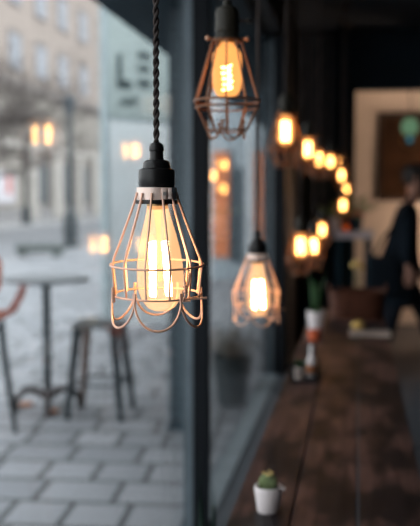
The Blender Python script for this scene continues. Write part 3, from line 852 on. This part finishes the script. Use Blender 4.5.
# green glass lamp
p = at_y(410, 127, 9.7)
gl = thing('glass_pendant', p, 'green glass pendant shade in front of the dark board', 'pendant lamp')
MB().lathe([(.02, .10), (.05, .09), (.085, .05), (.095, .0), (.085, -.05), (.06, -.08), (.055, -.078), (.08, -.05), (.089, .0), (.08, .048), (.045, .085), (.02, .095)], n=30).build('lamp_shade', bulb_glass('green_glass', (.45, .62, .50), (.36, .55, .38), .16), gl, True)
MB().tube([(0, 0, .1), (0, 0, 3.3 - p.z)], .006, 6).build('cord', black, gl)
MB().lathe([(0, -.09), (.02, -.10), (.032, -.125), (.032, -.145), (.02, -.165), (0, -.17)], n=20).build('bulb', bulb_glass('teal_bulb', (.3, .45, .5), (.03, .16, .2), .6), gl, True)
MB().tube([(.085 * math.cos(2 * PI * i / 30) , 0, -.14 + .075 * math.sin(2 * PI * i / 30)) for i in range(30)], .005, 6, closed=True).tube([(0, 0, -.05), (0, 0, .1)], .01, 8).build('brass_hoop', mat('brass_hoop_metal', (.45, .25, .08), .4, .5), gl, True)

# warm lamps of the back room, behind the dark header
warm = glow('warm_globe', (1, .66, .45), 62)
t = thing('ceiling_globe', (.45, 9.75, 3.3), 'warm globe lamp fixed to the back room ceiling behind the dark header', 'ceiling lamp')
MB().ball((0, 0, -.13), .08, 3).build('globe', warm, t, True)
MB().lathe([(0, 0), (.06, 0), (.06, -.03), (.03, -.05), (0, -.05)], n=20).build('fitting', black, t, True)
t = thing('hanging_globe', (1.3, 9.75, 1.45), 'warm globe lamp hanging on a cord in the back room, right of the opening', 'pendant lamp')
MB().ball((0, 0, 0), .14, 3).build('globe', warm, t, True)
MB().tube([(0, 0, .135), (0, 0, 1.85)], .006, 6).build('cord', black, t)

# ================================================================== MAN
def skin(name, verts, edges, rad, m, parent, sub=2, root=0):
    me = bpy.data.meshes.new(name); me.from_pydata([tuple(v) for v in verts], edges, [])
    o = bpy.data.objects.new(name, me); COL.objects.link(o)
    md = o.modifiers.new('s', 'SKIN'); md.use_smooth_shade = True; md.branch_smoothing = .5
    if not me.skin_vertices: 
        bm = bmesh.new(); bm.from_mesh(me); bm.verts.layers.skin.verify(); bm.to_mesh(me); bm.free()
    for i, r in enumerate(rad):
        sv = me.skin_vertices[0].data[i]; sv.radius = r if isinstance(r, tuple) else (r, r); sv.use_root = (i == root)
    sb = o.modifiers.new('u', 'SUBSURF'); sb.levels = sub; sb.render_levels = sub
    dg = bpy.context.evaluated_depsgraph_get(); nm = bpy.data.meshes.new_from_object(o.evaluated_get(dg))
    bpy.data.objects.remove(o)
    o = bpy.data.objects.new(name, nm); COL.objects.link(o); nm.materials.clear(); nm.materials.append(m)
    for pl in nm.polygons: pl.use_smooth = True; pl.material_index = 0
    o.parent = parent; return o
YM = 7.6
pm = at_y(401, 300, YM)
mn = thing('person', (pm.x, YM, .15), 'person in a dark coat and trousers walking right at the far end', 'person')
skinm = mat('skin', (.33, .17, .12), .55, var=.05)
# local: +X walking direction, -Y towards camera, z up
V = []; E = []; R = []
def J(p, r, par=None):
    V.append(Vector(p)); R.append(r); i = len(V) - 1
    if par is not None: E.append((par, i))
    return i
pel = J((-.02, 0, .92), .12)
sp = J((.0, 0, 1.12), .115, pel); ch_ = J((.035, 0, 1.34), .13, sp); nk_ = J((.07, 0, 1.47), .058, ch_); hd0 = J((.09, 0, 1.53), .052, nk_)
hd1 = J((.105, 0, 1.60), .082, hd0); hd2 = J((.10, 0, 1.68), .088, hd1); hd3 = J((.095, 0, 1.73), .06, hd2)
def hand(w, d, side, th):
    """five fingers grown from the wrist vertex"""
    pm_ = J(Vector(V[w]) + d * .06, .027, w)
    s_ = Vector((1, 0, 0)) if abs(d.x) < .7 else Vector((0, 0, 1))
    tips = []
    for k, (off, ln) in enumerate(((-.03, .068), (-.01, .08), (.01, .076), (.03, .06))):
        b0 = J(V[pm_] + s_ * off + d * .03, .0095, pm_)
        b1 = J(V[b0] + d * ln * .55 + Vector((0, side * -.012, 0)), .009, b0)
        J(V[b1] + d * ln * .45 + Vector((0, side * -.025, 0)), .008, b1)
    t0 = J(V[w] + d * .035 + s_ * .035, .011, w); t1 = J(V[t0] + d * .03 + s_ * .018, .010, t0); J(V[t1] + d * .025 + s_ * .003, .009, t1)
arms = {}
for side, el, wr_ in ((-1, (.02, -.25, 1.12), (.04, -.25, .93)), (1, (-.02, .25, 1.13), (.12, .25, .93))):
    sh_ = J((.04, side * .17, 1.42), .06, ch_); e_ = J(el, .043, sh_); w_ = J(wr_, .028, e_); arms[side] = (sh_, e_, w_)
    d = (Vector(wr_) - Vector(el)).normalized(); hand(w_, d, side, 0)
legs = {}
for side, kn, an, toe in ((-1, (-.08, -.09, .50), (-.19, -.09, .125), (-.055, -.10, .03)), (1, (.20, .09, .52), (.32, .09, .10), (.50, .10, .04))):
    h_ = J((-.01, side * .09, .86), .085, pel); k_ = J(kn, .058, h_); a2 = J(an, .042, k_); t_ = J(toe, .032, a2); legs[side] = (h_, k_, a2, t_)
body = skin('body', V, E, R, skinm, mn, 2)
# face features
hc = Vector((.103, 0, 1.655))
q = MB().lathe([(0, -.012), (.012, -.010), (.012, .012), (.004, .030), (0, .032)], c=(0, 0, 0), n=10)
q.build('nose', skinm, mn, True, loc=(hc.x + .088, 0, 1.645))
for s_ in (-1, 1):
    MB().ball((hc.x + .072, s_ * .032, 1.67), .011, 2).build('eye', mat('eye_dark', (.05, .04, .04), .3), mn, True)
    MB().ball((hc.x - .005, s_ * .088, 1.655), .026, 2, (.7, .35, 1.1)).build('ear', skinm, mn, True)
MB().tube([(hc.x + .082, -.02, 1.607), (hc.x + .088, 0, 1.606), (hc.x + .082, .02, 1.607)], .005, 6).build('mouth', mat('lips', (.25, .09, .07), .5), mn, True)
hr = MB(); bmesh.ops.create_uvsphere(hr.bm, u_segments=28, v_segments=18, radius=.104, matrix=Matrix.Translation((hc.x - .012, 0, 1.69)) @ Matrix.Diagonal((1.02, .93, 1.02, 1)))
for v in hr.bm.verts:
    if v.co.x > hc.x + .05 and v.co.z < 1.73: v.co.x = hc.x + .05 - (1.73 - v.co.z) * .25
    v.co += Vector(v.co - hc).normalized() * .006 * noise.noise(v.co * 30)
hr.build('hair', mat('dark_hair', (.012, .009, .008), .7), mn, True)
# clothes: coat, trousers, shoes as skinned shells round the same joints
coatm = mat('dark_navy_coat', (.006, .010, .015), .95, var=.25, vscale=12, spec=.1); trm = mat('dark_trousers', (.010, .012, .017), .95, spec=.1)
def off(v, d): return Vector(v) + Vector(d)
cv = [(-.03, 0, .80), (-.01, 0, 1.0), (.005, 0, 1.14), (.035, 0, 1.34), (.06, 0, 1.46)]
ce = [(0, 1), (1, 2), (2, 3), (3, 4)]; cr = [(.17, .19), (.155, .17), (.145, .16), (.155, .17), .085]
for side in (-1, 1):
    s0, e0, w0 = (V[i] for i in arms[side]); i0 = len(cv)
    cv += [s0, e0, e0.lerp(w0, .92)]; ce += [(3, i0), (i0, i0 + 1), (i0 + 1, i0 + 2)]; cr += [.082, .064, .048]
cv.append((-.03, 0, .56)); ce.append((0, len(cv) - 1)); cr.append((.19, .21))
skin('coat', cv, ce, cr, coatm, mn, 2)
tv = [(-.02, 0, .92)]; te = []; tr_ = [.135]
for side in (-1, 1):
    h0, k0, a0, t0 = (V[i] for i in legs[side]); i0 = len(tv)
    tv += [h0, k0, k0.lerp(a0, .95)]; te += [(0, i0), (i0, i0 + 1), (i0 + 1, i0 + 2)]; tr_ += [.105, .078, .062]
skin('trousers', tv, te, tr_, trm, mn, 2)
for side in (-1, 1):
    h0, k0, a0, t0 = (V[i] for i in legs[side])
    if side == -1: sv_ = [a0 + Vector((-.03, 0, -.03)), a0.lerp(t0, .55), t0 + Vector((.02, 0, .01))]
    else: sv_ = [a0 + Vector((-.03, 0, -.045)), a0.lerp(t0, .55) + Vector((0, 0, -.015)), t0 + Vector((.0, 0, .01))]
    skin('shoe', sv_, [(0, 1), (1, 2)], [.045, .048, .042], mat('black_leather', (.012, .012, .013), .4), mn, 2, 1)

# shoulder bag hanging behind the hip
pb = at_y(383, 297, YM - .2)
bg = thing('shoulder_bag', (pb.x, YM - .17, pb.z), 'dark shoulder bag hanging behind the hip of the person', 'bag')
bgm = mat('dark_bag_fabric', (.005, .008, .012), .95, spec=.1)
q = MB().box((-.12, -.06, 0), (.15, .07, .34), .055); q.build('bag_body', bgm, bg, True)
MB().box((-.09, -.072, .12), (.12, -.055, .31), .006).build('flap', bgm, bg, True)
sx_ = (mn.location.x + .05) - pb.x; sz_ = (1.50 + .15) - pb.z
MB().tube([(-.09, 0, .33), (-.0, -.03, .5), (sx_ * .8, -.09, sz_ * .85), (sx_, -.0, sz_ + .03)], .012, 6).build('strap', bgm, bg, True)

# ================================================================== LIGHT
w = bpy.data.worlds.new('overcast'); SC.world = w; w.use_nodes = True; nt = w.node_tree
bgN = nt.nodes['Background']; tc = nt.nodes.new('ShaderNodeTexCoord'); sp_ = nt.nodes.new('ShaderNodeSeparateXYZ')
nt.links.new(tc.outputs['Generated'], sp_.inputs[0])
rp = nt.nodes.new('ShaderNodeValToRGB'); nt.links.new(sp_.outputs['Z'], rp.inputs[0])
rp.color_ramp.elements[0].color = (.95, .96, .98, 1); rp.color_ramp.elements[1].color = (.93, .97, 1.0, 1); rp.color_ramp.elements[1].position = .8
nt.links.new(rp.outputs[0], bgN.inputs['Color']); bgN.inputs['Strength'].default_value = 3.2

SC.view_settings.view_transform = 'Standard'; SC.view_settings.look = 'None'; SC.view_settings.gamma = 1; SC.view_settings.exposure = 0.0
SC.cycles.use_denoising = True
SC.cycles.max_bounces = 8; SC.cycles.transparent_max_bounces = 24; SC.cycles.diffuse_bounces = 4; SC.cycles.glossy_bounces = 4
SC.cycles.caustics_reflective = False; SC.cycles.caustics_refractive = False
SC.cycles.sample_clamp_indirect = 8
